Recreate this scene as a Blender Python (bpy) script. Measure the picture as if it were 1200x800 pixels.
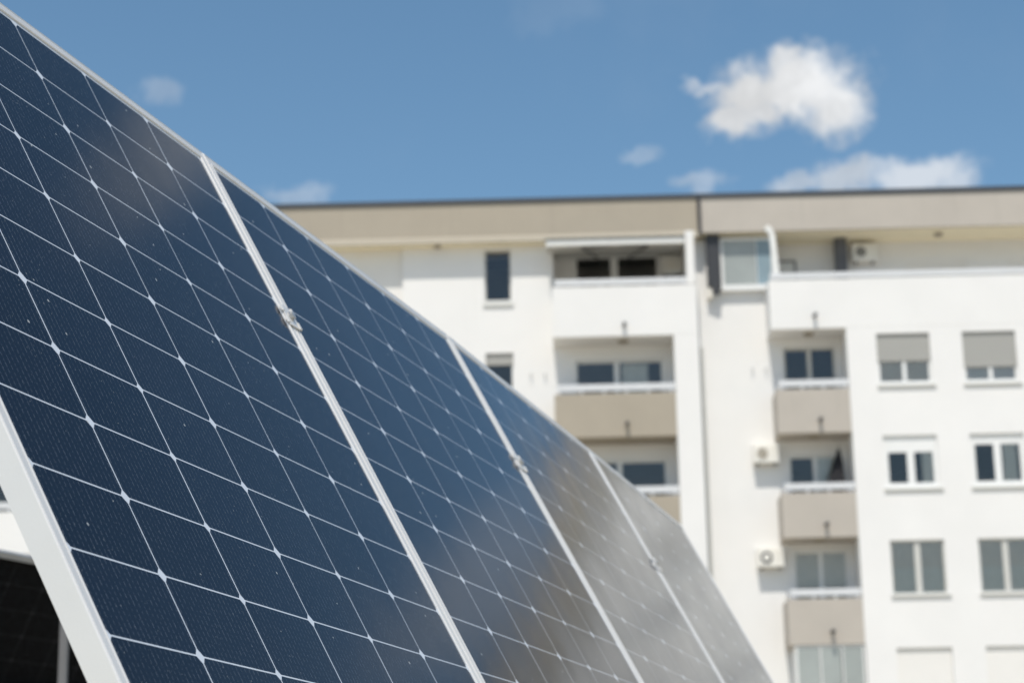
import bpy, bmesh, math, random
from mathutils import Vector, Matrix
random.seed(7)
R = math.radians
sc = bpy.context.scene
C = sc.collection
for o in list(bpy.data.objects):
    bpy.data.objects.remove(o, do_unlink=True)

# ------------------------------------------------------------------ camera, sky, sun, exposure
G = 1.5                                    # camera height above the ground (m)
cam = bpy.data.cameras.new("camera"); co = bpy.data.objects.new("camera", cam); C.objects.link(co)
cam.sensor_width = 36; cam.lens = 2361.6 * 36 / 1200
cam.clip_start = .05; cam.clip_end = 4000
# columns: camera right, up and back in the facade-aligned world
m = Matrix(((0.9995086, 0.0238231, 0.0203704), (0.0257947, -0.2559405, -0.9663483), (-0.0178078, 0.9663989, -0.2564293)))
co.matrix_world = Matrix.Translation((0, 0, G)) @ m.to_4x4()
cam.dof.use_dof = True; cam.dof.focus_distance = 2.3; cam.dof.aperture_fstop = 8.4
cam.dof.aperture_blades = 8
sc.camera = co

SUN_EL, SUN_AZ = 61.5, 8.3                 # behind the camera, a little to its left
w = bpy.data.worlds.new("World"); sc.world = w; w.use_nodes = True
nt = w.node_tree; nt.nodes.clear()
sdir = Vector((-math.sin(R(SUN_AZ)) * math.cos(R(SUN_EL)), -math.cos(R(SUN_AZ)) * math.cos(R(SUN_EL)), math.sin(R(SUN_EL))))
SKY_STRENGTH = .096
sun = bpy.data.lights.new("sun", 'SUN'); sun.energy = 2.75; sun.angle = R(.53); sun.color = (1, .945, .86)
so = bpy.data.objects.new("sun", sun); C.objects.link(so)
so.rotation_euler = sdir.to_track_quat('Z', 'Y').to_euler(); so.location = (0, 0, 40)
sc.view_settings.view_transform = 'Standard'; sc.view_settings.look = 'None'
sc.view_settings.exposure = .47; sc.view_settings.gamma = 1
sc.view_settings.use_curve_mapping = False
sc.render.engine = 'CYCLES'
sc.cycles.max_bounces = 8; sc.cycles.transparent_max_bounces = 12


class NB:                                   # small node-tree builder
    def __init__(s, tree): s.t = tree
    def n(s, typ, **kw):
        nd = s.t.nodes.new(typ)
        for k, v in kw.items(): setattr(nd, k, v)
        return nd
    def put(s, sock, v):
        if v is None: return
        if isinstance(v, bpy.types.NodeSocket): s.t.links.new(v, sock)
        else: sock.default_value = v
    def m(s, op, a, b=None, c=None, clamp=False):
        nd = s.n('ShaderNodeMath', operation=op, use_clamp=clamp)
        s.put(nd.inputs[0], a); s.put(nd.inputs[1], b); s.put(nd.inputs[2], c)
        return nd.outputs[0]
    def v(s, op, a, b=None, out=0):
        nd = s.n('ShaderNodeVectorMath', operation=op)
        s.put(nd.inputs[0], a); s.put(nd.inputs[1], b)
        return nd.outputs[out]
    def ramp(s, x, lo, hi, a=0., b=1., smooth=True):
        nd = s.n('ShaderNodeMapRange', interpolation_type='SMOOTHSTEP' if smooth else 'LINEAR', clamp=True)
        for i, q in enumerate((x, lo, hi, a, b)): s.put(nd.inputs[i], q)
        return nd.outputs[0]
    def mix(s, f, a, b):
        nd = s.n('ShaderNodeMix', data_type='RGBA')
        s.put(nd.inputs[0], f); s.put(nd.inputs[6], a); s.put(nd.inputs[7], b)
        return nd.outputs[2]
    def noise(s, vec, scale, detail=4., rough=.55, out=0, dist=0.):
        nd = s.n('ShaderNodeTexNoise'); s.put(nd.inputs['Vector'], vec)
        nd.inputs['Scale'].default_value = scale; nd.inputs['Detail'].default_value = detail
        nd.inputs['Roughness'].default_value = rough; nd.inputs['Distortion'].default_value = dist
        return nd.outputs[out]


def sky_world():
    b = NB(nt)
    sky = b.n('ShaderNodeTexSky', sky_type='NISHITA', sun_disc=False)
    sky.sun_elevation = R(SUN_EL); sky.sun_rotation = math.atan2(sdir.x, sdir.y)
    sky.altitude = 200; sky.air_density = 1.0; sky.dust_density = 1.2; sky.ozone_density = 1.1
    d = b.n('ShaderNodeTexCoord').outputs['Generated']
    # fair-weather cumulus: (azimuth, elevation, half width, half height, weight) in degrees
    puffs = [(7.35, 21.7, 1.95, 1.1, 1), (6.0, 21.6, 1.35, .95, 1), (8.45, 21.2, 1.35, 1.0, .97), (5.5, 20.8, .95, .6, .95), (6.3, 21.1, .9, .7, .95),
             (7.2, 22.4, .8, .55, .9), (4.7, 21.95, .5, .25, .55),
             (8.7, 19.15, 1.3, .62, .62), (11.0, 18.95, 1.5, .66, .68), (11.9, 18.7, .7, .45, .55), (7.3, 19.0, 1.0, .4, .5), (10.0, 19.3, 1.0, .35, .45),
             (-11.75, 21.65, .75, .5, .20), (2.75, 20.0, .6, .24, .2), (-7.65, 19.1, 1.1, .4, .26), (4.4, 19.1, 1.0, .35, .3),
             (.4, 24.2, 1.6, .7, .05),
             (12.9, 33.6, 2.2, 1.7, .72), (20.4, 20.2, 3.4, 1.5, .5), (-34, 26, 9, 4, .9), (38, 24, 8, 3, .9), (62, 38, 12, 6, .9), (-75, 34, 12, 6, .9),
             (120, 26, 14, 5, .9), (-140, 30, 16, 6, .9), (170, 22, 12, 5, .9)]
    wv = b.n('ShaderNodeVectorMath', operation='SCALE'); b.put(wv.inputs[0], b.v('SUBTRACT', b.noise(d, 34, 3, .6, out=1), (.5, .5, .5))); wv.inputs['Scale'].default_value = .034
    d0 = d; d = b.v('ADD', d0, wv.outputs[0])
    n1 = b.noise(d0, 60, 8, .62); n2 = b.noise(d0, 190, 5, .6)
    wob = b.m('ADD', b.m('MULTIPLY', b.m('SUBTRACT', n1, .5), 2.3), b.m('MULTIPLY', b.m('SUBTRACT', n2, .5), .9))
    tot = None; low = None
    for az, el, rw, rh, wt in puffs:
        a, e = R(az), R(el)
        c = Vector((math.sin(a) * math.cos(e), math.cos(a) * math.cos(e), math.sin(e)))
        e1 = Vector((math.cos(a), -math.sin(a), 0)); e2 = c.cross(e1) * -1
        if e2.z < 0: e2 = -e2
        x = b.m('DIVIDE', b.v('DOT_PRODUCT', d, tuple(e1), 1), R(rw))
        y = b.m('DIVIDE', b.v('DOT_PRODUCT', d, tuple(e2), 1), R(rh))
        f = b.m('GREATER_THAN', b.v('DOT_PRODUCT', d, tuple(c), 1), 0.)
        q = b.m('SUBTRACT', 1., b.m('SQRT', b.m('ADD', b.m('MULTIPLY', x, x), b.m('MULTIPLY', y, y))))
        dens = b.m('MULTIPLY', b.m('MULTIPLY', b.ramp(b.m('ADD', q, b.m('MULTIPLY', wob, .33)), -.22, .66), wt), f)
        tot = dens if tot is None else b.m('MAXIMUM', tot, dens)
    # thin veil everywhere
    veil = b.m('MULTIPLY', b.ramp(b.noise(d, 5, 6, .6), .55, .85), .05)
    tot = b.m('MAXIMUM', tot, veil)
    shade = b.ramp(b.noise(b.v('ADD', d, (.004, 0, .01)), 34, 4, .5), .32, .66, .80, 1.06)
    vm = b.n('ShaderNodeVectorMath', operation='SCALE'); vm.inputs[0].default_value = (6.25, 6.35, 6.45); b.put(vm.inputs['Scale'], shade)
    # slight grey cast of a hazy summer sky
    hs = b.n('ShaderNodeHueSaturation'); hs.inputs['Hue'].default_value = .489; hs.inputs['Saturation'].default_value = 1.13; b.put(hs.inputs['Color'], sky.outputs[0])
    col = b.mix(tot, hs.outputs[0], vm.outputs[0])
    bg = b.n('ShaderNodeBackground'); b.put(bg.inputs[0], col); bg.inputs[1].default_value = SKY_STRENGTH
    out = b.n('ShaderNodeOutputWorld'); nt.links.new(bg.outputs[0], out.inputs[0])
sky_world()


# ------------------------------------------------------------------ materials
def mat(name):
    mt = bpy.data.materials.new(name); mt.use_nodes = True
    b = NB(mt.node_tree)
    return mt, b, mt.node_tree.nodes['Principled BSDF']

def plain(name, col, rough=.6, metal=0., var=.06, scale=3., bump=0., bscale=60., ior=1.5, streak=0.):
    mt, b, p = mat(name)
    tc = b.n('ShaderNodeTexCoord').outputs['Object']
    n = b.noise(tc, scale, 6, .6)
    f = b.ramp(n, .3, .7, 1 - var, 1 + var, False)
    if streak:
        mp = b.n('ShaderNodeMapping'); mp.inputs['Scale'].default_value = (5, 5, .35); b.put(mp.inputs[0], tc)
        st = b.ramp(b.noise(mp.outputs[0], 1., 5, .6), .52, .8, 1., 1 - streak)
        f = b.m('MULTIPLY', f, st)
    vm = b.n('ShaderNodeVectorMath', operation='SCALE'); vm.inputs[0].default_value = col[:3]; b.put(vm.inputs['Scale'], f)
    b.put(p.inputs['Base Color'], vm.outputs[0])
    p.inputs['Roughness'].default_value = rough; p.inputs['Metallic'].default_value = metal; p.inputs['IOR'].default_value = ior
    if bump:
        bp = b.n('ShaderNodeBump'); bp.inputs['Strength'].default_value = bump; bp.inputs['Distance'].default_value = .01
        b.put(bp.inputs['Height'], b.noise(tc, bscale, 4, .6)); b.put(p.inputs['Normal'], bp.outputs[0])
    return mt

M = {}
M['white'] = plain('white_render', (.79, .78, .758), .9, var=.025, scale=.6, bump=.1, bscale=40, streak=.025)
M['beige_left'] = plain('beige_render', (.385, .34, .272), .9, var=.04, scale=.9, bump=.1, streak=.06)
M['beige_right'] = plain('pale_beige_render', (.465, .425, .374), .9, var=.04, scale=.9, bump=.1, streak=.08)
M['lip'] = plain('cream_trim', (.50, .45, .365), .8, var=.03)
M['soffit'] = plain('cream_soffit', (.85, .77, .57), .9, var=.03)
M['flash'] = plain('roof_flashing', (.05, .06, .075), .5, var=.1)
M['dark'] = plain('dark_metal', (.035, .037, .042), .5, var=.1)
M['rail'] = plain('painted_rail', (.65, .66, .67), .45, var=.03)
M['rail_white'] = plain('white_paint', (.78, .78, .75), .5, var=.03)
M['pvc'] = plain('white_window_frame', (.80, .80, .78), .35, var=.02)
M['pvc_grey'] = plain('aged_window_frame', (.60, .59, .55), .4, var=.03)
M['shutter'] = None
M['sill'] = plain('sill_stone', (.68, .68, .65), .6, var=.03)
M['curtain'] = plain('curtain', (.80, .82, .77), .9, var=.08, scale=9)
M['blind'] = plain('blind', (.80, .77, .70), .9, var=.05, scale=6)
M['acwhite'] = plain('ac_casing', (.80, .78, .72), .5, var=.03)
M['acgrille'] = plain('ac_grille', (.30, .26, .20), .6, var=.1)
M['steel'] = plain('zinc_steel', (.55, .55, .54), .38, .75, var=.12, scale=30)
M['fabric'] = plain('awning_cloth', (.55, .54, .50), .9, var=.04)
M['fabric_dark'] = plain('parasol_cloth', (.018, .018, .022), .85, var=.2)
M['galv'] = plain('galvanised_post', (.36, .37, .38), .45, .5, var=.12, scale=14)
M['roofing'] = plain('roof_felt', (.12, .12, .12), .95)
M['floor'] = plain('concrete', (.38, .37, .35), .9)
M['frosted'] = plain('frosted_glass', (.335, .36, .345), .12, var=.10, scale=.8)
M['frosted_blue'] = plain('tinted_glass', (.25, .33, .37), .12, var=.10, scale=.8)
M['post_grey'] = plain('painted_post', (.17, .17, .172), .5)
M['metal_panel'] = plain('grey_column', (.10, .10, .105), .6, var=.1)

def shutter_mat(name, col):
    mt, b, p = mat(name)
    tc = b.n('ShaderNodeTexCoord').outputs['Object']
    sp = b.n('ShaderNodeSeparateXYZ'); b.put(sp.inputs[0], tc)
    fr = b.m('FRACT', b.m('DIVIDE', sp.outputs[2], .045))
    g = b.m('MULTIPLY', b.ramp(fr, .82, .98, 1., .78), b.ramp(b.noise(tc, 1.2, 3, .6), .3, .7, .985, 1.015))
    vm = b.n('ShaderNodeVectorMath', operation='SCALE'); vm.inputs[0].default_value = col; b.put(vm.inputs['Scale'], g)
    b.put(p.inputs['Base Color'], vm.outputs[0]); p.inputs['Roughness'].default_value = .6
    return mt
M['shutter'] = shutter_mat('grey_roller_shutter', (.36, .355, .33))
M['shutter_white'] = shutter_mat('white_roller_shutter', (.79, .77, .73))

def glass_mat(name, tint, rough=.03):
    mt = bpy.data.materials.new(name); mt.use_nodes = True
    t = mt.node_tree; t.nodes.clear(); b = NB(t)
    fr = b.n('ShaderNodeFresnel'); fr.inputs[0].default_value = 1.6
    tr = b.n('ShaderNodeBsdfTransparent'); tr.inputs[0].default_value = (*tint, 1)
    gl = b.n('ShaderNodeBsdfGlossy'); gl.inputs['Roughness'].default_value = rough
    mx = b.n('ShaderNodeMixShader'); b.put(mx.inputs[0], fr.outputs[0]); t.links.new(tr.outputs[0], mx.inputs[1]); t.links.new(gl.outputs[0], mx.inputs[2])
    out = b.n('ShaderNodeOutputMaterial'); t.links.new(mx.outputs[0], out.inputs[0])
    return mt
M['glass'] = glass_mat('window_glass', (.93, .93, .92))

def ground_mat():
    mt, b, p = mat('dry_grass_and_gravel')
    tc = b.n('ShaderNodeTexCoord').outputs['Object']
    g = b.mix(b.ramp(b.noise(tc, .35, 6, .65), .42, .6), (.50, .45, .37, 1), (.40, .36, .27, 1))
    g = b.mix(b.ramp(b.noise(tc, 18, 5, .7), .3, .75, .0, .5), g, (.34, .31, .25, 1))
    b.put(p.inputs['Base Color'], g); p.inputs['Roughness'].default_value = .95
    bp = b.n('ShaderNodeBump'); bp.inputs['Strength'].default_value = .6; b.put(bp.inputs['Height'], b.noise(tc, 25, 5, .7)); b.put(p.inputs['Normal'], bp.outputs[0])
    return mt

CP, RP = .184, .0934                       # cell pitch across and along a module
EDGE = .0212                                # outer frame edge to the first cell line
PW_, PL_ = 6 * CP + 2 * EDGE, 24 * RP + 2 * EDGE + .002

def cell_mat(name, backing, cell_a, cell_b, back_look=False):
    mt, b, p = mat(name)
    tc = b.n('ShaderNodeTexCoord').outputs['Object']
    sp = b.n('ShaderNodeSeparateXYZ'); b.put(sp.inputs[0], tc)
    x = b.m('DIVIDE', b.m('ADD', sp.outputs[0], 3 * CP), CP)          # 0..6
    y = b.m('DIVIDE', b.m('SUBTRACT', sp.outputs[1], EDGE), RP)       # 0..24
    ix = b.m('FLOOR', b.m('ADD', x, .5)); iy = b.m('FLOOR', b.m('ADD', y, .5))
    du = b.m('MULTIPLY', b.m('ABSOLUTE', b.m('SUBTRACT', x, ix)), CP)
    dv = b.m('MULTIPLY', b.m('ABSOLUTE', b.m('SUBTRACT', y, iy)), RP)
    odd = b.m('ABSOLUTE', b.m('MODULO', ix, 2.))
    # cells vary a little in placement, so gaps are not all of one width
    wn = b.n('ShaderNodeTexWhiteNoise', noise_dimensions='2D'); cv = b.n('ShaderNodeCombineXYZ')
    b.put(cv.inputs[0], ix); b.put(cv.inputs[1], b.m('FLOOR', y)); b.put(wn.inputs['Vector'], cv.outputs[0])
    gapu = b.m('ADD', .00080, b.m('MULTIPLY', wn.outputs[0], .0004))
    lu = b.ramp(du, gapu, b.m('ADD', gapu, .0003), 1., 0.)
    lv = b.ramp(dv, .00075, .00105, 1., 0.)
    cs = b.m('ADD', .0080, b.m('MULTIPLY', odd, .0016))
    star = b.ramp(b.m('ADD', du, dv), b.m('SUBTRACT', cs, .0004), cs, 1., 0.)
    line = b.m('MAXIMUM', b.m('MAXIMUM', lu, lv), star)
    # outside the cell field: backing sheet
    ox = b.m('MAXIMUM', b.m('LESS_THAN', x, 0.), b.m('GREATER_THAN', x, 6.))
    oy = b.m('MAXIMUM', b.m('LESS_THAN', y, 0.), b.m('GREATER_THAN', y, 24.))
    line = b.m('MAXIMUM', line, b.m('MAXIMUM', ox, oy))
    # thin wires along each cell with brighter solder points
    bx = b.m('MULTIPLY', x, 18.)
    ib = b.m('FLOOR', bx)
    db = b.m('MULTIPLY', b.m('ABSOLUTE', b.m('SUBTRACT', b.m('SUBTRACT', bx, ib), .5)), CP / 18)
    py = b.m('MULTIPLY', y, 13.)
    ip = b.m('FLOOR', py)
    cv2 = b.n('ShaderNodeCombineXYZ'); b.put(cv2.inputs[0], ib); b.put(cv2.inputs[1], ip)
    w2 = b.n('ShaderNodeTexWhiteNoise', noise_dimensions='2D'); b.put(w2.inputs['Vector'], cv2.outputs[0])
    dash = b.m('MULTIPLY', b.m('LESS_THAN', b.m('SUBTRACT', py, ip), b.m('ADD', .25, b.m('MULTIPLY', w2.outputs[0], .6))), b.m('ADD', .35, b.m('MULTIPLY', w2.outputs[0], .65)))
    wire = b.m('MULTIPLY', b.ramp(db, .0003, .0007, 1., 0.), b.m('ADD', .05, b.m('MULTIPLY', dash, .30)))
    # fine finger lines give the dark cells their grain
    fy = b.m('FRACT', b.m('MULTIPLY', y, 62.))
    fing = b.m('MULTIPLY', b.ramp(b.m('ABSOLUTE', b.m('SUBTRACT', fy, .5)), .0, .14, 1., 0.), .012)
    wn3 = b.n('ShaderNodeTexWhiteNoise', noise_dimensions='2D'); cv3 = b.n('ShaderNodeCombineXYZ')
    b.put(cv3.inputs[0], b.m('FLOOR', x)); b.put(cv3.inputs[1], b.m('FLOOR', y)); b.put(wn3.inputs['Vector'], cv3.outputs[0])
    cell = b.mix(b.m('ADD', b.m('MULTIPLY', wn3.outputs[0], .8), b.m('MULTIPLY', b.noise(tc, 7, 4, .6), .3)), (*cell_a, 1), (*cell_b, 1))
    cell = b.mix(b.m('MAXIMUM', wire, fing), cell, (.24, .27, .31, 1))
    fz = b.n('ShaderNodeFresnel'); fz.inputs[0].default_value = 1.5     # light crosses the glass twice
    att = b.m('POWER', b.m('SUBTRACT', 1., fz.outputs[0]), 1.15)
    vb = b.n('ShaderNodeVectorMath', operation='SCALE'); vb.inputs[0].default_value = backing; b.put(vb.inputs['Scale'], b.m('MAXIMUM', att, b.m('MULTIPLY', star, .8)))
    col = b.mix(line, cell, vb.outputs[0])
    if not back_look:                       # dust and dried droplets on the glass
        vo = b.n('ShaderNodeTexVoronoi', feature='F1', voronoi_dimensions='2D'); vo.inputs['Scale'].default_value = 105; b.put(vo.inputs['Vector'], tc)
        sr = b.n('ShaderNodeSeparateColor'); b.put(sr.inputs[0], vo.outputs['Color'])
        rad = b.ramp(sr.outputs[0], .55, 1., .0, .105, False)
        spk = b.m('MULTIPLY', b.m('LESS_THAN', vo.outputs['Distance'], rad), b.ramp(sr.outputs[1], .2, 1., .05, .34))
        clump = b.ramp(b.noise(tc, 3.2, 4, .6), .40, .66, .25, 1.)
        col = b.mix(b.m('MULTIPLY', spk, clump), col, (.62, .64, .62, 1))
        vo2 = b.n('ShaderNodeTexVoronoi', feature='F1', voronoi_dimensions='2D'); vo2.inputs['Scale'].default_value = 17; b.put(vo2.inputs['Vector'], tc)
        sr2 = b.n('ShaderNodeSeparateColor'); b.put(sr2.inputs[0], vo2.outputs['Color'])
        spk2 = b.m('MULTIPLY', b.m('LESS_THAN', vo2.outputs['Distance'], b.ramp(sr2.outputs[2], .72, 1., 0., .036, False)), .7)
        col = b.mix(spk2, col, (.50, .52, .51, 1))
        film = b.m('MULTIPLY', b.ramp(b.noise(tc, 2.1, 6, .65), .35, .8), .004)
        col = b.mix(film, col, (.55, .54, .50, 1))
    b.put(p.inputs['Base Color'], col)
    if back_look: p.inputs['IOR'].default_value = 1.12
    else:                                   # anti-reflective glass: dark when faced, mirror-like at a glancing angle
        lw = b.n('ShaderNodeLayerWeight'); lw.inputs['Blend'].default_value = .5
        b.put(p.inputs['IOR'], b.m('ADD', 1.225, b.m('MULTIPLY', b.m('POWER', lw.outputs['Facing'], 10.), .70)))
    b.put(p.inputs['Roughness'], b.ramp(b.noise(tc, 4, 4, .6), .3, .7, .10, .15) if not back_look else .6)
    if not back_look:                       # tempered glass is never quite flat
        bp = b.n('ShaderNodeBump'); bp.inputs['Strength'].default_value = 1.; bp.inputs['Distance'].default_value = 1.
        b.put(bp.inputs['Height'], b.m('MULTIPLY', b.noise(tc, 2.6, 2, .5), .0016)); b.put(p.inputs['Normal'], bp.outputs[0])
    return mt
M['cells'] = cell_mat('solar_cells_under_glass', (.74, .80, .88), (.0035, .0075, .017), (.006, .011, .023))
M['cells_back'] = cell_mat('dark_module_back', (.035, .035, .037), (.0015, .0015, .0018), (.002, .002, .0024), True)
M['frame'] = plain('anodised_aluminium', (.71, .695, .665), .30, .22, var=.03, scale=6, bump=.03, bscale=300)


# ------------------------------------------------------------------ mesh helpers
class MB:
    def __init__(s): s.bm = bmesh.new()
    def box(s, x0, x1, y0, y1, z0, z1):
        v = [s.bm.verts.new(c) for c in ((x0, y0, z0), (x1, y0, z0), (x1, y1, z0), (x0, y1, z0), (x0, y0, z1), (x1, y0, z1), (x1, y1, z1), (x0, y1, z1))]
        for f in ((3, 2, 1, 0), (4, 5, 6, 7), (0, 1, 5, 4), (1, 2, 6, 5), (2, 3, 7, 6), (3, 0, 4, 7)): s.bm.faces.new([v[i] for i in f])
        return s
    def quad(s, *pts):
        s.bm.faces.new([s.bm.verts.new(p) for p in pts]); return s
    def tube(s, a, b, r, n=14, r2=None, cap=True):
        a, b = Vector(a), Vector(b); d = (b - a).normalized()
        u = d.orthogonal().normalized(); v = d.cross(u); r2 = r if r2 is None else r2
        A = []; B = []
        for i in range(n):
            t = 2 * math.pi * i / n; o = u * math.cos(t) + v * math.sin(t)
            A.append(s.bm.verts.new(a + o * r)); B.append(s.bm.verts.new(b + o * r2))
        for i in range(n): s.bm.faces.new((A[i], A[(i + 1) % n], B[(i + 1) % n], B[i]))
        if cap: s.bm.faces.new(A[::-1]); s.bm.faces.new(B)
        return s
    def bar(s, a, b, wx, wy, upv=(0, 0, 1)):          # rectangular bar between two points
        a, b = Vector(a), Vector(b); d = (b - a).normalized(); u = d.cross(Vector(upv)).normalized(); v = u.cross(d)
        q = []
        for p in (a, b):
            for su, sv in ((-1, -1), (1, -1), (1, 1), (-1, 1)): q.append(s.bm.verts.new(p + u * su * wx / 2 + v * sv * wy / 2))
        for f in ((3, 2, 1, 0), (4, 5, 6, 7), (0, 1, 5, 4), (1, 2, 6, 5), (2, 3, 7, 6), (3, 0, 4, 7)): s.bm.faces.new([q[i] for i in f])
        return s
    def prism(s, pts, ax, d0, d1):                    # polygon (2D) extruded along axis ax
        def P3(p, d):
            return {'x': (d, p[0], p[1]), 'y': (p[0], d, p[1]), 'z': (p[0], p[1], d)}[ax]
        A = [s.bm.verts.new(P3(p, d0)) for p in pts]; B = [s.bm.verts.new(P3(p, d1)) for p in pts]
        n = len(pts)
        for i in range(n): s.bm.faces.new((A[i], A[(i + 1) % n], B[(i + 1) % n], B[i]))
        s.bm.faces.new(A[::-1]); s.bm.faces.new(B)
        return s
    def wall(s, x0, x1, z0, z1, y, holes, depth):     # front face with openings and reveals
        xs = sorted({x0, x1, *[h[0] for h in holes], *[h[1] for h in holes]}); zs = sorted({z0, z1, *[h[2] for h in holes], *[h[3] for h in holes]})
        for i in range(len(xs) - 1):
            for j in range(len(zs) - 1):
                cx, cz = (xs[i] + xs[i + 1]) / 2, (zs[j] + zs[j + 1]) / 2
                if any(h[0] < cx < h[1] and h[2] < cz < h[3] for h in holes): continue
                s.quad((xs[i], y, zs[j]), (xs[i + 1], y, zs[j]), (xs[i + 1], y, zs[j + 1]), (xs[i], y, zs[j + 1]))
        for a, b_, c, d in holes:
            s.quad((a, y, c), (a, y, d), (a, y + depth, d), (a, y + depth, c)); s.quad((b_, y, c), (b_, y + depth, c), (b_, y + depth, d), (b_, y, d))
            s.quad((a, y, d), (b_, y, d), (b_, y + depth, d), (a, y + depth, d)); s.quad((a, y, c), (a, y + depth, c), (b_, y + depth, c), (b_, y, c))
        bmesh.ops.remove_doubles(s.bm, verts=s.bm.verts, dist=1e-5)
        return s
    def build(s, name, mt, parent=None, bevel=0., origin=None, seg=2, smooth=False):
        if bevel:
            bmesh.ops.remove_doubles(s.bm, verts=s.bm.verts, dist=1e-6)
            bmesh.ops.bevel(s.bm, geom=[e for e in s.bm.edges if len(e.link_faces) == 2 and e.calc_face_angle(0) > .5], offset=bevel, segments=seg, affect='EDGES', profile=.6)
        bmesh.ops.recalc_face_normals(s.bm, faces=s.bm.faces)
        if smooth:
            for f in s.bm.faces: f.smooth = True
        if origin is not None: bmesh.ops.translate(s.bm, verts=s.bm.verts, vec=-Vector(origin))
        me = bpy.data.meshes.new(name); s.bm.to_mesh(me); s.bm.free()
        me.materials.append(mt)
        o = bpy.data.objects.new(name, me); C.objects.link(o)
        if parent is not None: o.parent = parent
        if origin is not None: o.location = origin
        return o

def tag(o, label=None, cat=None, group=None, kind=None):
    for k, v in (('label', label), ('category', cat), ('group', group), ('kind', kind)):
        if v: o[k] = v
    return o

def thing(name, label, cat, loc=(0, 0, 0), group=None):
    o = bpy.data.objects.new(name, None); C.objects.link(o); o.location = loc; o.empty_display_size = .3
    return tag(o, label, cat, group)

def copy_tree(o, parent=None):
    c = o.copy(); C.objects.link(c)
    if parent is not None: c.parent = parent
    for ch in [x for x in bpy.data.objects if x.parent == o]: copy_tree(ch, c)
    return c

# ------------------------------------------------------------------ ground
gm = MB(); gm.quad((-1500, -1500, 0), (1500, -1500, 0), (1500, 1500, 0), (-1500, 1500, 0))
tag(gm.build('ground', ground_mat()), kind='structure')

# ------------------------------------------------------------------ apartment building (heights below are above the camera, shifted by G)
BX, BY = 0., 56.
B = thing('apartment_building', 'white apartment block with beige roof band, loggias and beige balcony fronts behind the solar panels', 'building', (BX, BY, 0))
class BM(MB):                               # building mesh: world coordinates, camera-height z -> local to the building
    def part(s, name, mt, parent=None, **kw):
        off = Vector((-BX, -BY, G))
        bmesh.ops.translate(s.bm, verts=s.bm.verts, vec=off)
        return s.build(name, mt, parent or B, **kw)
YF, YW, YL, YT, YR = 55., 56.1, 56.21, 57.05, 55.64     # bay front, main wall, left wall, terrace wall, roof edge
FL = 2.93                                  # storey height
ZB = -G                                    # ground
XL, XR, YB = -26., 30., 69.
LOWK = 4                                   # storeys of openings built below the terrace

# ---- windows of the right wing
COLS = (9.08, 11.48, 13.88, 17.0, 19.4, 21.8); WW, WH = 1.49, 1.49
wins = []
holes_r = []
for c in COLS:
    for k in range(LOWK + 1):
        zt = 14.57 - FL * k
        holes_r.append((c, c + WW, zt - WH, zt))
BAL2 = (24.2, 26.25)
w1 = BM(); w1.wall(8.25, BAL2[0], ZB, 14.82, YF, [h for h in holes_r if h[0] < BAL2[0]], .32)
w1.quad((8.25, YF, ZB), (8.25, YF, 14.82), (8.25, YT, 14.82), (8.25, YT, ZB)); w1.quad((BAL2[0], YF, ZB), (BAL2[0], YT, ZB), (BAL2[0], YT, 14.82), (BAL2[0], YF, 14.82))
w1.part('wall', M['white'])
w2 = BM(); w2.wall(BAL2[1], XR, ZB, 14.82, YF, [h for h in holes_r if h[0] > BAL2[1]], .32)
w2.quad((BAL2[1], YF, ZB), (BAL2[1], YF, 14.82), (BAL2[1], YT, 14.82), (BAL2[1], YT, ZB)); w2.quad((XR, YF, ZB), (XR, YB, ZB), (XR, YB, 18.85), (XR, YF, 14.82))
w2.part('wall', M['white'])
# terrace parapet over the right wing, one solid band with its slab
tp = BM(); tp.box(6.14, XR, YF - .004, YF + .16, 14.76, 16.2); tp.box(6.14, 6.3, YF + .161, YT - .03, 14.76, 16.2); tp.box(6.301, XR, YF + .161, YT + .1, 14.764, 14.98)
tp.part('terrace_parapet', M['white'], bevel=.012)
rl = BM(); rl.box(6.2, XR, YF + .03, YF + .11, 16.255, 16.42)
for i in range(17): rl.box(6.4 + i * 1.25, 6.46 + i * 1.25, YF + .05, YF + .09, 16.2, 16.26)
rl.part('railing', M['rail'], bevel=.01)
# terrace back wall with a door, and the soffit above it
tw = BM(); tw.wall(6.0, XR, 14.9, 17.95, YT, [(6.62, 7.22, 15.1, 17.42), (10.4, 12.2, 15.1, 17.3), (13.4, 14.9, 15.1, 17.3), (19, 21, 15.1, 17.3)], .2)
tw.part('wall', M['white'])
td = BM(); td.box(6.62, 7.22, YT + .03, YT + .1, 17.36, 17.42); td.box(7.16, 7.22, YT + .03, YT + .1, 15.1, 17.359); td.box(6.62, 6.68, YT + .03, YT + .1, 15.1, 17.359); o = td.part('terrace_door', M['post_grey'])
q = BM(); q.box(6.681, 7.159, YT + .05, YT + .08, 15.1, 17.358); q.part('door_leaf', M['rail_white'], o)
for a, b_ in ((10.4, 12.2), (13.4, 14.9), (19, 21)):
    q = BM(); q.box(a, b_, YT + .04, YT + .1, 15.1, 17.3); q.part('shutter', M['shutter_white'])
sf = BM(); sf.box(XL, 4.2, YR + .02, YT + .3, 17.76, 17.86); sf.box(4.2, XR, YR + .02, YT + .3, 17.885, 17.95); sf.part('soffit', M['soffit'])

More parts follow.
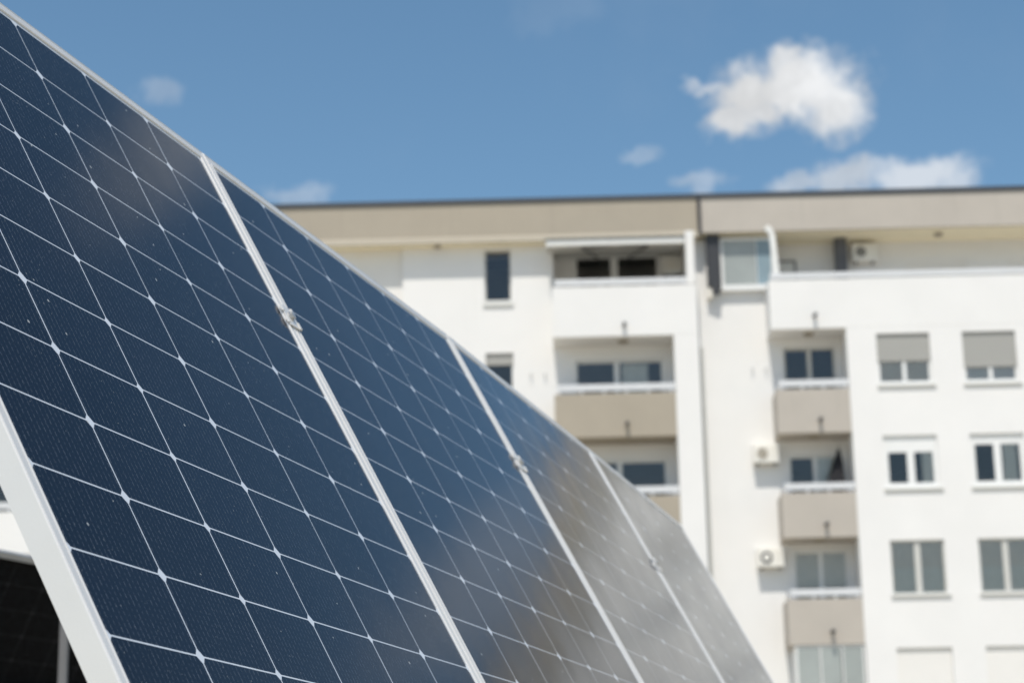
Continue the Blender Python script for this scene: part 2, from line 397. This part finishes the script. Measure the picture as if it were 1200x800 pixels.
# ---- main wall set back, left of the right wing
LW = [(-1.95, -1.17, 16.1, 17.66)] + [(-1.95, -1.15, 14.55 - FL * k - 1.5, 14.55 - FL * k) for k in range(LOWK + 1)]
ldoor = lambda zt: (.62, 3.14, zt - 2.35, zt)
rdoor = lambda zt: (6.58, 8.06, zt - 2.35, zt)
hm = LW + [ldoor(14.26 - FL * k) for k in range(LOWK)] + [rdoor(14.5)] + [rdoor(14.5 - .22 * 1 - FL * k) for k in (1,)] + [rdoor(14.5 - FL * k) for k in (2, 3)]
hm_low = [h for h in hm if h[3] < 15]
mw = BM(); mw.wall(-4.33, 8.25, ZB, 15.5, YW, hm_low, .25)
mw.wall(-4.33, .05, 15.5, 17.8, YW, [LW[0]], .25)
mw.quad((3.95, YW, 15.5), (8.25, YW, 15.5), (8.25, YW, 16.24), (3.95, YW, 16.24)); mw.quad((3.95, YW, 16.24), (4.9, YW, 16.24), (4.9, YW, 17.8), (3.95, YW, 17.8))
mw.quad((-4.33, YW, ZB), (-4.33, YL + .1, ZB), (-4.33, YL + .1, 17.8), (-4.33, YW, 17.8))
mw.quad((4.9, YW, 16.24), (6.5, YW, 16.24), (6.5, YT, 16.24), (4.9, YT, 16.24))
mw.part('wall', M['white'])
# right: second recess
m2 = BM(); m2.wall(BAL2[0], BAL2[1], ZB, 14.9, YW, [(BAL2[0] + .38, BAL2[1] - .2, 14.5 - FL * k - 2.35, 14.5 - FL * k) for k in range(LOWK)], .25); m2.part('wall', M['white'])

# ---- wall of the left wing, a hand further back
LC = (-7.9, -10.6, -19.5, -22.2)
hl = [(c, c + 1.45, 14.55 - FL * k - 1.5, 14.55 - FL * k) for c in LC for k in range(LOWK + 1)] + [(-17.6, -14.2, 14.26 - FL * k - 2.35, 14.26 - FL * k) for k in range(LOWK + 1)]
hl += [(-5.72, -4.36, 15.2, 17.74), (-8.2, -6.9, 15.2, 17.6)]
lw = BM(); lw.wall(XL, -4.33, ZB, 17.8, YL, hl, .2); lw.quad((XL, YL, ZB), (XL, YL, 18.85), (XL, YB, 18.85), (XL, YB, ZB)); lw.part('wall', M['white'])
q = BM(); q.box(-5.718, -4.362, YL - .002, YL + .08, 15.2, 17.738); q.box(-8.2, -6.9, YL + .05, YL + .1, 15.2, 17.6); q.part('shutter', M['shutter_white'])
bk = BM(); bk.quad((XL, YB, ZB), (XR, YB, ZB), (XR, YB, 18.9), (XL, YB, 18.9)); bk.part('wall', M['white'])
fl = BM()
for k in range(6): fl.box(XL + .2, XR - .2, YT + .4, YB - .2, 11.9 - FL * k - .2, 11.9 - FL * k)
fl.box(XL + .2, XR - .2, 60.6, 60.7, ZB, 18.4); fl.part('floor_slab', M['floor'])

# ---- roof and the beige band
rf = BM(); rf.box(XL - .1, XR + .1, YR + .1, YB + .2, 18.72, 18.96); rf.part('roof', M['roofing'])
fa = BM(); fa.box(XL - .1, 4.27, YR, YR + .09, 17.93, 18.93); fa.part('fascia', M['beige_left'])['label'] = 'darker beige roof band'
fb = BM(); fb.box(4.36, XR + .1, YR, YR + .09, 18.03, 18.93); fb.box(4.36, XR + .1, YR - .014, YR + .088, 17.875, 18.03); fb.part('fascia', M['beige_right'], bevel=.006)['label'] = 'paler beige roof band'
lp = BM(); lp.prism([(YR - .045, 17.75), (YR + .09, 17.75), (YR + .09, 17.928), (YR - .002, 17.928), (YR - .045, 17.9)], 'x', XL - .1, 4.27); lp.part('fascia_trim', M['lip'])
fs = BM(); fs.box(XL - .15, XR + .15, YR - .05, YR + .1, 18.935, 19.06); fs.part('roof_flashing', M['flash'])
jp = BM(); jp.box(4.272, 4.358, YR + .02, YR + .08, 17.88, 18.93); jp.tube((4.315, YR - .03, 17.8), (4.315, YR - .03, 18.93), .055); jp.part('expansion_joint', M['dark'])

# ---- glazing units -----------------------------------------------------------------
def unit(x0, x1, z0, z1, y, frame='pvc', mull=(.5,), mw_=.11, fw=.07, dep=.07, panes=True, name='window', bottom=None, label=None):
    f = BM(); bt = bottom or fw
    f.box(x0, x0 + fw, y, y + dep, z0, z1); f.box(x1 - fw, x1, y, y + dep, z0, z1)
    f.box(x0 + fw, x1 - fw, y + .002, y + dep, z1 - fw, z1); f.box(x0 + fw, x1 - fw, y + .002, y + dep, z0, z0 + bt)
    for t in mull:
        c = x0 + (x1 - x0) * t; f.box(c - mw_ / 2, c + mw_ / 2, y - .004, y + dep, z0 + bt, z1 - fw)
    o = f.part(name, M[frame], bevel=.006)
    if label: o['label'] = label
    if panes:
        ed = [x0 + fw] + [v for t in mull for v in (x0 + (x1 - x0) * t - mw_ / 2, x0 + (x1 - x0) * t + mw_ / 2)] + [x1 - fw]
        for i in range(0, len(ed), 2):
            q = BM(); q.box(ed[i], ed[i + 1], y + .03, y + .042, z0 + bt, z1 - fw); q.part('pane', M['glass'], o)
    return o

def slab(name, par, x0, x1, z0, z1, y0, y1, mt, bevel=0.):
    q = BM(); q.box(x0, x1, y0, y1, z0, z1); return q.part(name, M[mt], par, bevel=bevel)

for ci, c in enumerate(COLS):
    for k in range(LOWK + 1):
        zt, zb = 14.57 - FL * k, 14.57 - FL * k - WH
        x1 = c + WW
        kind = k if ci < 2 else random.choice((0, 1, 1, 2, 2, 3)); right = ci % 2
        yf = YF + .09
        if kind == 0:
            wd = unit(c, x1, zb, zt, yf, 'pvc', bottom=.12, label='window with its grey shutter lowered')
            zs = zt - (1.02 if right else .80)
            slab('shutter', wd, c + .01, x1 - .01, zs, zt - .01, yf - .03, yf - .006, 'shutter')
            if right:
                slab('curtain', wd, c + .08, x1 - .08, zb + .12, zs + .02, yf + .06, yf + .07, 'pvc')
            else:
                slab('blind', wd, c + .08, x1 - .08, zb + .12, zs + .02, yf + .05, yf + .06, 'blind')
        elif kind == 1:
            wd = unit(c, x1, zb, zt - (.34 if not right else .16), yf - .02, 'pvc', mw_=.20, fw=.13, bottom=.16, label='bright white framed window')
            slab('shutter_box', wd, c + .005, x1 - .005, zt - (.34 if not right else .16) + .003, zt - .005, yf - .015, yf + .1, 'pvc')
            if right: slab('curtain', wd, c + .90, c + 1.28, zb + .16, zt - .3, yf + .05, yf + .06, 'curtain')
            else: slab('curtain', wd, c + 1.06, x1 - .13, zb + .16, zt - .48, yf + .05, yf + .06, 'curtain')
        elif kind == 2:
            wd = unit(c, x1, zb, zt, yf - .02, 'pvc_grey', mw_=.16, fw=.05, bottom=.06, label='window with grey blinds drawn')
            slab('blind', wd, c + .06, x1 - .06, zb + .75, zt - .06, yf + .026, yf + .036, 'blind')
            slab('curtain', wd, c + .06, x1 - .06, zb + .06, zb + .76, yf + .040, yf + .05, 'curtain')
        else:
            wd = unit(c, x1, zb, zt, yf + .03, 'pvc', panes=False, label='window with white shutter closed')
            slab('shutter', wd, c + .008, x1 - .008, zb + .01, zt - .008, yf - .02, yf + .004, 'shutter_white')
        s = BM(); s.box(c - .05, x1 + .09, YF - .07, YF + .10, zb - .055, zb + .012); s.part('sill', M['sill'], wd, bevel=.006)

for i, h in enumerate(LW):
    wd = unit(h[0], h[1], h[2], h[3], YW + .10, 'pvc_grey' if i == 0 else 'pvc', mull=(), fw=.045)
    s = BM(); s.box(h[0] - .05, h[1] + .05, YW - .06, YW + .1, h[2] - .15 if i == 0 else h[2] - .07, h[2] + .01); s.part('sill', M['sill'], wd, bevel=.006)
    if i: slab('shutter_box', wd, h[0] + .01, h[1] - .01, h[3] - .34, h[3] - .01, YW + .06, YW + .098, 'shutter')
for c in LC:
    for k in range(LOWK + 1):
        zt = 14.55 - FL * k
        wd = unit(c, c + 1.45, zt - 1.5, zt, YL + .09, 'pvc'); s = BM(); s.box(c - .05, c + 1.5, YL - .06, YL + .09, zt - 1.56, zt - 1.49); s.part('sill', M['sill'], wd)

# ---- balcony doors
for k in range(LOWK):
    h = ldoor(14.26 - FL * k)
    d = unit(h[0], h[1], h[2], h[3], YW + .08, 'pvc', mull=(.47,), mw_=.14, fw=.06, name='balcony_door')
    if k == 0: slab('curtain', d, 1.95, 2.7, h[2] + .1, h[3] - .08, YW + .2, YW + .21, 'curtain')
    zt = 14.5 - FL * k - (.22 if k == 1 else 0); h = rdoor(zt)
    d = unit(h[0], h[1], h[2], h[3], YW + .08, 'pvc' if k != 0 else 'pvc_grey', mull=(.5,), mw_=.12, fw=.06, name='balcony_door')
    if k == 1: slab('curtain', d, 7.40, 8.0, h[2] + .1, h[3] - .05, YW + .13, YW + .14, 'curtain')
    if k == 2: slab('blind', d, 6.65, 8.0, h[3] - 1.0, h[3] - .06, YW + .15, YW + .16, 'blind')
    d = unit(BAL2[0] + .38, BAL2[1] - .2, 14.5 - FL * k - 2.35, 14.5 - FL * k, YW + .08, 'pvc', mw_=.12, name='balcony_door')
    if k == 0: unit(-17.6, -14.2, 14.26 - FL * LOWK - 2.35, 14.26 - FL * LOWK, YL + .06, 'pvc', mull=(.33, .66), mw_=.14, name='balcony_door')
    d = unit(-17.6, -14.2, 14.26 - FL * k - 2.35, 14.26 - FL * k, YL + .06, 'pvc', mull=(.33, .66), mw_=.14, name='balcony_door')

# ---- balconies: slab, front, returns, rail, spout, lamp
def balcony(x0, x1, zc, mt, left_ret=True, right_ret=False, yback=YW, label=None, rail_h=True, sx=None, lamp=True, rail_gap=(), ztop=None):
    zt = ztop if ztop else zc + 1.25
    q = BM(); q.box(x0, x1, YF, YF + .13, zc, zt)
    q.box(x0 + .002, x1 - .002, YF + .131, yback - .002, zc + .003, zc + .2)
    if left_ret: q.box(x0, x0 + .12, YF + .132, yback - .003, zc + .201, zt - .002)
    if right_ret: q.box(x1 - .12, x1, YF + .132, yback - .003, zc + .201, zt - .002)
    o = q.part('balcony', M[mt], bevel=.008)
    if label: o['label'] = label
    if rail_h:
        r = BM(); r.box(x0 + .1, x1 - .01, YF + .03, YF + .085, zt + .085, zt + .275)
        n = max(2, int((x1 - x0) / .65))
        for i in range(n + 1):
            xx = x0 + .14 + (x1 - x0 - .26) * i / n; r.box(xx - .03, xx + .03, YF + .04, YF + .08, zt, zt + .09)
        if left_ret: r.box(x0 + .1, x0 + .15, YF + .086, yback - .01, zt + .085, zt + .275)
        r.part('railing', M['rail'], o, bevel=.006)
    if sx is not None:
        s = BM(); s.tube((sx, YF + .05, zc + .36), (sx, YF - .26, zc + .33), .055, 12); s.tube((sx, YF - .262, zc + .329), (sx, YF - .27, zc + .328), .04, 12); s.part('drain_spout', M['dark'], o)
    if lamp and sx is not None:
        l = BM(); l.tube((sx - .12, YF + .55, zc), (sx - .12, YF + .55, zc - .05), .16, 16, .13); l.part('ceiling_lamp', M['acgrille'], o)
    return o

RB = (6.2, 8.247)
# underside of terrace band over balcony one
for sx in (7.39, 25.3):
    s = BM(); s.tube((sx, YF + .05, 15.14), (sx, YF - .26, 15.11), .055, 12); s.part('drain_spout', M['dark'])
    l = BM(); l.tube((sx - .12, YF + .55, 14.76), (sx - .12, YF + .55, 14.71), .16, 16, .13); l.part('ceiling_lamp', M['acgrille'])
for k in range(1, 5):
    zc = 14.75 - FL * k - .05
    balcony(RB[0], RB[1], zc, 'beige_right', sx=7.38, label='pale beige balcony front')
    balcony(BAL2[0] + .003, BAL2[1] - .003, zc, 'beige_right', left_ret=False, sx=25.2)
    if k == 4: continue
# glazed-in balcony of the lowest floor in view
gz = 14.75 - FL * 3 - .05
o = unit(6.36, 8.22, gz - 1.66, gz - .01, YF + .03, 'pvc', mull=(.36, .68), mw_=.035, fw=.05, panes=False, name='balcony_glazing')
for a, b_ in ((6.41, 7.0), (7.04, 7.58), (7.62, 8.17)): slab('pane', o, a, b_, gz - 1.6, gz - .06, YF + .05, YF + .06, 'frosted')
slab('post', o, 6.36, 6.41, gz - 1.66, gz - .01, YF + .102, YW - .01, 'pvc')

# left bay
LB = (0.0, 3.40)
bt = BM(); bt.box(0.0, 4.1, YF, YF + .14, 14.68, 16.15); bt.box(.002, 4.098, YF + .141, YT - .01, 14.683, 14.9); bt.box(0, .12, YF + .142, YW - .003, 14.901, 16.148)
o = bt.part('balcony', M['white'], bevel=.008); o['label'] = 'white balcony front of the top floor'
r = BM(); r.box(.08, 3.84, YF + .02, YF + .09, 16.2, 16.38)
for i in range(7): r.box(.14 + i * .6, .2 + i * .6, YF + .04, YF + .08, 16.15, 16.21)
r.part('railing', M['rail'], o, bevel=.006)
s = BM(); s.tube((2.02, YF + .05, 15.0), (2.02, YF - .26, 14.97), .055, 12); s.part('drain_spout', M['dark'], o)
l = BM(); l.tube((2.0, YF + .55, 14.68), (2.0, YF + .55, 14.63), .17, 16, .14); l.part('ceiling_lamp', M['acgrille'], o)
for k in range(1, 5):
    balcony(LB[0], LB[1], 14.68 - FL * k + .03, 'beige_left', sx=2.01, label='darker beige balcony front')
pr = BM(); pr.box(3.402, 4.1, YF + .003, YW - .002, ZB, 14.679); pr.part('pier', M['white'], bevel=.01)
fn = BM(); fn.box(3.86, 4.09, YF + .145, YW + .2, 16.152, 17.74); fn.box(3.84, 4.08, YF - .01, YF + .14, 16.16, 17.74); fn.part('screen_wall', M['white'], bevel=.01)
# top loggia walls
tl = BM(); tl.wall(.05, 3.95, 14.9, 17.8, YT, [(.7, 3.16, 15.0, 17.68)], .2)
tl.quad((.05, YW, 15.5), (.05, YT, 15.5), (.05, YT, 17.8), (.05, YW, 17.8)); tl.quad((3.95, YW, 15.5), (3.95, YW, 17.8), (3.95, YT, 17.8), (3.95, YT, 15.5))
tl.part('wall', M['white'])
unit(.7, 3.16, 15.0, 17.68, YT + .05, 'pvc', mull=(.47,), mw_=.22, fw=.06, name='balcony_door')
# glazed corner beside the joint
gb = BM(); y = YW - .16
gb.box(4.9, 4.98, y, y + .07, 16.36, 17.80); gb.box(6.36, 6.42, y, y + .07, 16.36, 17.80); gb.box(4.981, 6.359, y, y + .07, 17.72, 17.80); gb.box(4.88, 6.44, y - .04, y + .16, 16.2, 16.358)
gb.box(5.934, 5.951, y + .02, y + .05, 16.36, 17.72)
o = gb.part('glazed_screen', M['pvc'], bevel=.006)
slab('pane', o, 4.98, 5.93, 16.36, 17.72, y + .03, y + .04, 'frosted'); slab('pane', o, 5.955, 6.36, 16.36, 17.72, y + .03, y + .04, 'frosted_blue')
q = BM(); q.box(4.5, 4.88, YW - .3, YW - .01, 16.3, 17.86); q.box(4.62, 4.82, YW - .34, YW - .301, 16.05, 16.32); q.part('louvre_box', M['dark'], bevel=.01)
q = BM(); q.box(4.47, 4.62, YW - .26, YW - .01, 15.98, 16.28); q.part('junction_cover', M['blind'], bevel=.01)
# bent white side screen on the terrace corner and dark column
q = BM()
pth = [(6.18, 17.84), (6.33, 17.62), (6.40, 16.42)]
for (a, b_) in zip(pth, pth[1:]):
    q.bar((a[0], YF + .14, a[1]), (b_[0], YF + .14, b_[1]), .16, .13, (0, 1, 0))
q.part('screen_post', M['rail_white'], bevel=.008)
q = BM(); q.box(8.30, 8.64, 56.45, 56.8, 14.98, 17.885); q.part('column', M['metal_panel'], bevel=.01)
q = BM(); q.tube((11.3, 56.3, 17.885), (11.3, 56.3, 17.82), .13, 14); q.part('ceiling_lamp', M['acgrille'])
q = BM(); q.tube((-3.3, 55.9, 17.76), (-3.3, 55.9, 17.70), .1, 14); q.part('ceiling_lamp', M['acgrille'])
q = BM(); q.tube((4.225, YW - .08, ZB), (4.225, YW - .08, 14.55), .07, 14); q.part('pier_shadow_strip', M['pvc_grey'])  # grey tube added to darken the pier's shadow band on the wall
# old wall brackets
for bx in (5.66, 6.05, -.67, -.27):
    q = BM(); q.box(bx, bx + .035, YW - .13, YW, 13.9, 13.94); q.box(bx, bx + .03, YW - .02, YW, 13.62, 13.9); q.part('wall_bracket', M['rail'])
# bay on the far left (white fronts)
for k in range(0, 4):
    balcony(-18.0, -13.8, 14.68 - FL * k - 2.9, 'white', yback=YL, right_ret=True, ztop=12.98 - FL * k)

# ------------------------------------------------------------------ air conditioners, awning, parasol
def ac_unit(label, x, y, z, wd=.74, ht=.52, dp=.33, fan='acgrille', ring=False):
    t = thing('air_conditioner', label, 'air conditioner', (x, y, z + G), 'air conditioner boxes on the building')
    q = MB(); q.box(-wd / 2, wd / 2, -dp / 2, dp / 2, 0, ht); q.build('casing', M['acwhite'], t, bevel=.025, seg=3)
    fx = -wd / 2 + .25; fz = ht * .5; r = .165
    q = MB(); q.tube((fx, -dp / 2 - .002, fz), (fx, -dp / 2 - .012, fz), r, 28)
    gr = q.build('fan_grille', M[fan], t)
    q = MB()
    for rr in (.06, .11, .155):
        for i in range(24):
            a, b_ = 2 * math.pi * i / 24, 2 * math.pi * (i + 1) / 24
            q.bar((fx + rr * math.cos(a), -dp / 2 - .018, fz + rr * math.sin(a)), (fx + rr * math.cos(b_), -dp / 2 - .018, fz + rr * math.sin(b_)), .012, .01, (0, 1, 0))
    if ring:
        q2 = MB(); q2.tube((fx, -dp / 2 - .013, fz), (fx, -dp / 2 - .024, fz), .10, 24); q2.build('fan_hub', M['acwhite'], t)
    q.build('guard_ring', M['dark'] if ring else M['blind'], gr)
    for sx in (-wd * .33, wd * .33):
        q = MB(); q.box(sx - .02, sx + .02, -dp / 2 + .02, dp / 2 + .03, -.035, -.001); q.build('bracket', M['dark'], t)
    q = MB()
    for i in range(7): q.box(wd * .17, wd * .44, -dp / 2 - .005, -dp / 2 + .001, .1 + i * .05, .112 + i * .05)
    q.build('vent_slats', M['blind'], t)
    return t
ac_unit('white air conditioner with brownish fan disc on the wall left of the parasol balcony', 5.93, YW - .2, 11.11)
ac_unit('white air conditioner with dark ringed fan, lower of the two on the white wall', 5.90, YW - .2, 8.17, fan='dark', ring=True)
ac_unit('cream air conditioner with dark fan beside the dark column under the roof', 9.2, YT - .2, 17.25, fan='dark')
ac_unit('air conditioner inside the top loggia, half hidden under the awning', 3.55, YT - .2, 17.0, wd=.6, fan='blind')

t = thing('awning', 'cream retractable awning half extended over the top floor loggia', 'awning', (1.83, 55.5, 17.6 + G))
def A(): return MB()
q = A(); q.box(-1.97, 1.97, -.70, -.58, -.27, -.10); q.build('front_bar', M['rail_white'], t, bevel=.015)
q = A(); q.prism([(-.66, -.20), (1.40, .02), (1.40, .035), (-.66, -.18)], 'x', -1.95, 1.95); q.build('cloth', M['fabric'], t)
q = A(); q.box(-1.99, 1.99, -.74, -.52, -.095, -.07); q.build('cover_strip', M['dark'], t)
q = A(); q.box(-1.97, 1.97, 1.402, 1.5, -.02, .10); q.build('cassette', M['rail_white'], t)
for s in (-1, 1):
    q = A(); q.bar((s * .12, -.55, -.25), (s * .95, -.42, -.25), .05, .05); q.bar((s * .95, -.42, -.25), (s * .45, 1.4, -.04), .03, .03); q.build('folding_arm', M['dark'], t)

t = thing('parasol', 'black folded parasol leaning on the balcony of the pale section', 'parasol', (7.72, 55.55, 9.0 + G))
q = MB(); pth = [(-.02, 0, 0.), (0, 0, .3), (.02, 0, .9), (.1, .05, 1.5), (.17, .08, 2.0), (.215, .1, 2.42)]; rad = [.05, .05, .17, .20, .12, .03]
rings = []
for p_, r_ in zip(pth, rad):
    ring = []
    for i in range(20):
        a = 2 * math.pi * i / 20; rr = r_ * (1 + (.22 if i % 2 else -.12)); ring.append(q.bm.verts.new((p_[0] + rr * math.cos(a), p_[1] + rr * math.sin(a) * .8, p_[2])))
    rings.append(ring)
for a, b_ in zip(rings, rings[1:]):
    for i in range(20): q.bm.faces.new((a[i], a[(i + 1) % 20], b_[(i + 1) % 20], b_[i]))
q.bm.faces.new(rings[0][::-1]); q.bm.faces.new(rings[-1])
q.build('canopy', M['fabric_dark'], t)
q = MB(); q.tube((-.03, 0, -.05), (-.02, 0, .0), .02, 10); q.tube((.215, .1, 2.42), (.23, .11, 2.55), .015, 8); q.build('pole', M['galv'], t)
q = MB(); q.tube((-.03, 0, -.12), (-.03, 0, -.05), .22, 20, .16); q.build('foot', M['dark'], t)

# ------------------------------------------------------------------ solar panels
row = Vector((0.28563331, 0.95827313, -0.01123485)).normalized(); upd = Vector((-0.45102874, 0.1447638, 0.88069093)).normalized()
nrm = row.cross(upd).normalized()
O0 = Vector((-0.48743199, 1.82387357, 0.38076663 + G))                # a cell corner of the nearest module
JB = -24 * RP + 9 * RP                                                # rows below that corner
PITCH = 6.25417 * CP

def frame_mesh():
    prof = [(.0, -.0275), (.0, -.0012), (.0005, .0004), (.0018, .0010), (.0036, .0), (.0146, -.0001), (.0160, .0008), (.0174, .0008), (.0182, -.0003), (.0182, -.0040), (.0022, -.0045), (.0022, -.0255), (.022, -.0255), (.022, -.0275)]
    q = MB(); rings = []
    for ins, z in prof:
        x, y0, y1 = PW_ / 2 - ins, ins, PL_ - ins
        rings.append([q.bm.verts.new(c) for c in ((-x, y0, z), (x, y0, z), (x, y1, z), (-x, y1, z))])
    n = len(rings)
    for i in range(n):
        a, b_ = rings[i], rings[(i + 1) % n]
        for j in range(4): q.bm.faces.new((a[j], a[(j + 1) % 4], b_[(j + 1) % 4], b_[j]))
    return q

def make_panel(label, group, cells, framem):
    t = thing('solar_panel', label, 'solar panel', group=group)
    f = frame_mesh().build('frame', framem, t)
    q = MB(); x = PW_ / 2 - .0177; q.box(-x, x, .0177, PL_ - .0177, -.0042, -.0016); lam = q.build('laminate', cells, t)
    for sx in (-.35, 0, .35):
        q = MB(); q.box(sx - .05, sx + .05, PL_ / 2 - .03, PL_ / 2 + .03, -.022, -.0045); q.build('junction_box', M['dark'], t)
    return t

def place(t, base, rx, nx):
    ux = nx.cross(rx).normalized()
    mtx = Matrix((rx, ux, nx)).transposed().to_4x4(); mtx.translation = base
    t.matrix_world = mtx

labels = ['nearest dark blue solar panel with its white side frame showing at lower left',
          'second solar panel in the front row, reflecting blue sky',
          'third solar panel, its lower half mirroring the pale building',
          'farthest and narrowest solar panel, all grey with the reflected building']
p0 = make_panel(labels[0], 'solar panels of the front row', M['cells'], M['frame'])
base = O0 - upd * (15 * RP + EDGE) + row * (3 * CP)
panels = []
pivot2 = base + row * (PITCH * 1.5)                                   # joint between second and third module
joints = [(base + row * (PITCH * .5), row, nrm), (pivot2, row, nrm)]
def tilt(a): return (row * math.cos(a) - nrm * math.sin(a), nrm * math.cos(a) + row * math.sin(a))
a3, a4 = math.asin(.020 / PITCH), math.asin(.025 / PITCH)
r3, n3 = tilt(a3); r4, n4 = tilt(a4)
piv3 = pivot2 + r3 * PITCH
joints.append((piv3, (r3 + r4).normalized(), (n3 + n4).normalized()))
specs = [(base, row, nrm), (base + row * PITCH, row, nrm), (pivot2 + r3 * PITCH / 2, r3, n3), (piv3 + r4 * PITCH / 2, r4, n4)]
for i, (b0, rx, nx) in enumerate(specs):
    t = p0 if i == 0 else copy_tree(p0)
    t['label'] = labels[i]; place(t, b0, rx, nx); panels.append(t)

# clamps on the joints
def make_clamp():
    t = thing('panel_clamp', '', 'clamp', group='clamps between the front solar panels')
    q = MB()
    q.box(-.0019, .0019, -.020, .020, -.03, .0011); q.box(-.0195, .0195, -.020, .020, .0012, .0034)
    q.build('channel', M['frame'], t, bevel=.0008)
    for s, name in ((-1, 'wing'), (1, 'wing')):
        q = MB()
        for y0, y1 in ((-.020, -.007), (.008, .020)):
            if s > 0: q.prism([(.0150, .0035), (.0235, .0010), (.0235, .0030), (.0200, .0052), (.0150, .0050)], 'y', y0, y1)
            else: q.prism([(-.0150, .0035), (-.0235, .0010), (-.0235, .0024), (-.0200, .0042), (-.0150, .0042)], 'y', y0 * .8, y1 * .8)
        q.build('wing', M['frame'], t, bevel=.0007)
    q = MB(); q.tube((0, 0, .0037), (0, 0, .0052), .0085, 18); q.tube((0, 0, .0053), (0, 0, .0092), .0062, 6)
    q.build('bolt', M['steel'], t)
    return t
cl_labels = ['metal clamp with bolt on the joint between the nearest and second solar panels',
             'metal clamp on the joint between the second and third solar panels',
             'small blurred clamp on the joint between the third and farthest solar panels']
c0 = make_clamp()
for i, (b0, rx, nx) in enumerate(joints):
    t = c0 if i == 0 else copy_tree(c0)
    t['label'] = cl_labels[i]
    ux = nx.cross(rx).normalized()
    place(t, b0 + ux * (EDGE + (15 + (5.7, 5.7, 5.35)[i]) * RP), rx, nx)

# rack under the front row
def rack(label, b0, rx, nx, length, posts, beam='galv', vt=1.7, pw=.05, pm='galv'):
    ux = nx.cross(rx).normalized()
    BEAM = M[beam]
    t = thing('mounting_rack', label, 'rack', (b0.x, b0.y, 0), 'steel racks carrying the solar panels')
    L0 = Vector((b0.x, b0.y, 0))
    def P(s, v, n): return b0 + rx * s + ux * v + nx * n - L0
    for v in (.5, 1.75):
        q = MB(); q.bar(P(.06, v, -.062), P(length - .06, v, -.062), .05, .045, tuple(nx)); q.build('rail', BEAM, t)
    for s in posts:
        if beam == 'galv': q = MB(); q.bar(P(s, .1, -.115), P(s, 2.15, -.115), .045, .055, tuple(nx)) and q.build('rafter', BEAM, t)
        for v in (.45, vt):
            a = P(s, v, -.15); q = MB(); q.bar((a.x, a.y, a.z), (a.x, a.y, .02), pw, pw, (0, 1, 0)); q.box(a.x - .08, a.x + .08, a.y - .08, a.y + .08, .004, .022); q.build('post', M[pm], t)
    return t
rack('galvanised rack under the front row of solar panels', base - row * (PW_ / 2), row, nrm, PITCH * 2, (.9, 2.0))
rack('galvanised rack under the farther half of the front row', pivot2 + row * .02 - nrm * .012, (r3 + r4).normalized(), (n3 + n4).normalized(), PITCH * 2, (.3, 1.9))

# second row behind, seen from its dark back
az = R(26); row2 = Vector((math.sin(az), math.cos(az), 0)); tl_ = R(61.7)
side = Vector((math.cos(az), -math.sin(az), 0))
up2 = (side * math.cos(tl_) + Vector((0, 0, 1)) * math.sin(tl_)); rx2 = -row2; n2 = rx2.cross(up2).normalized()   # faces the other way
top_pt = Vector((-1.93, 7.06, 1.145 + G))                             # a point of its top edge
q0 = make_panel('dark back of the solar panel in the row behind, beside the steel post', 'solar panels of the second row', M['cells_back'], M['galv'])
b_first = top_pt - up2 * PL_ + row2 * .22
lab2 = ['dark back of the solar panel in the row behind, seen past the white frame edge',
        'dark solar panel of the back row, left neighbour at the edge of the photo', 'dark solar panel of the back row hidden farther along behind the front row']
for i, s in enumerate((0, 1, -1)):
    t = q0 if i == 0 else copy_tree(q0)
    t['label'] = lab2[i]; place(t, b_first + rx2 * (s * (PW_ + .02)), rx2, n2)
rack('galvanised rack with upright post behind the front panels at lower left', b_first - rx2 * (1.5 * PW_ + .02), rx2, n2, 3 * PW_ + .04, (.4, 1.78, 3.2), 'dark', 2.2, .028, 'post_grey')
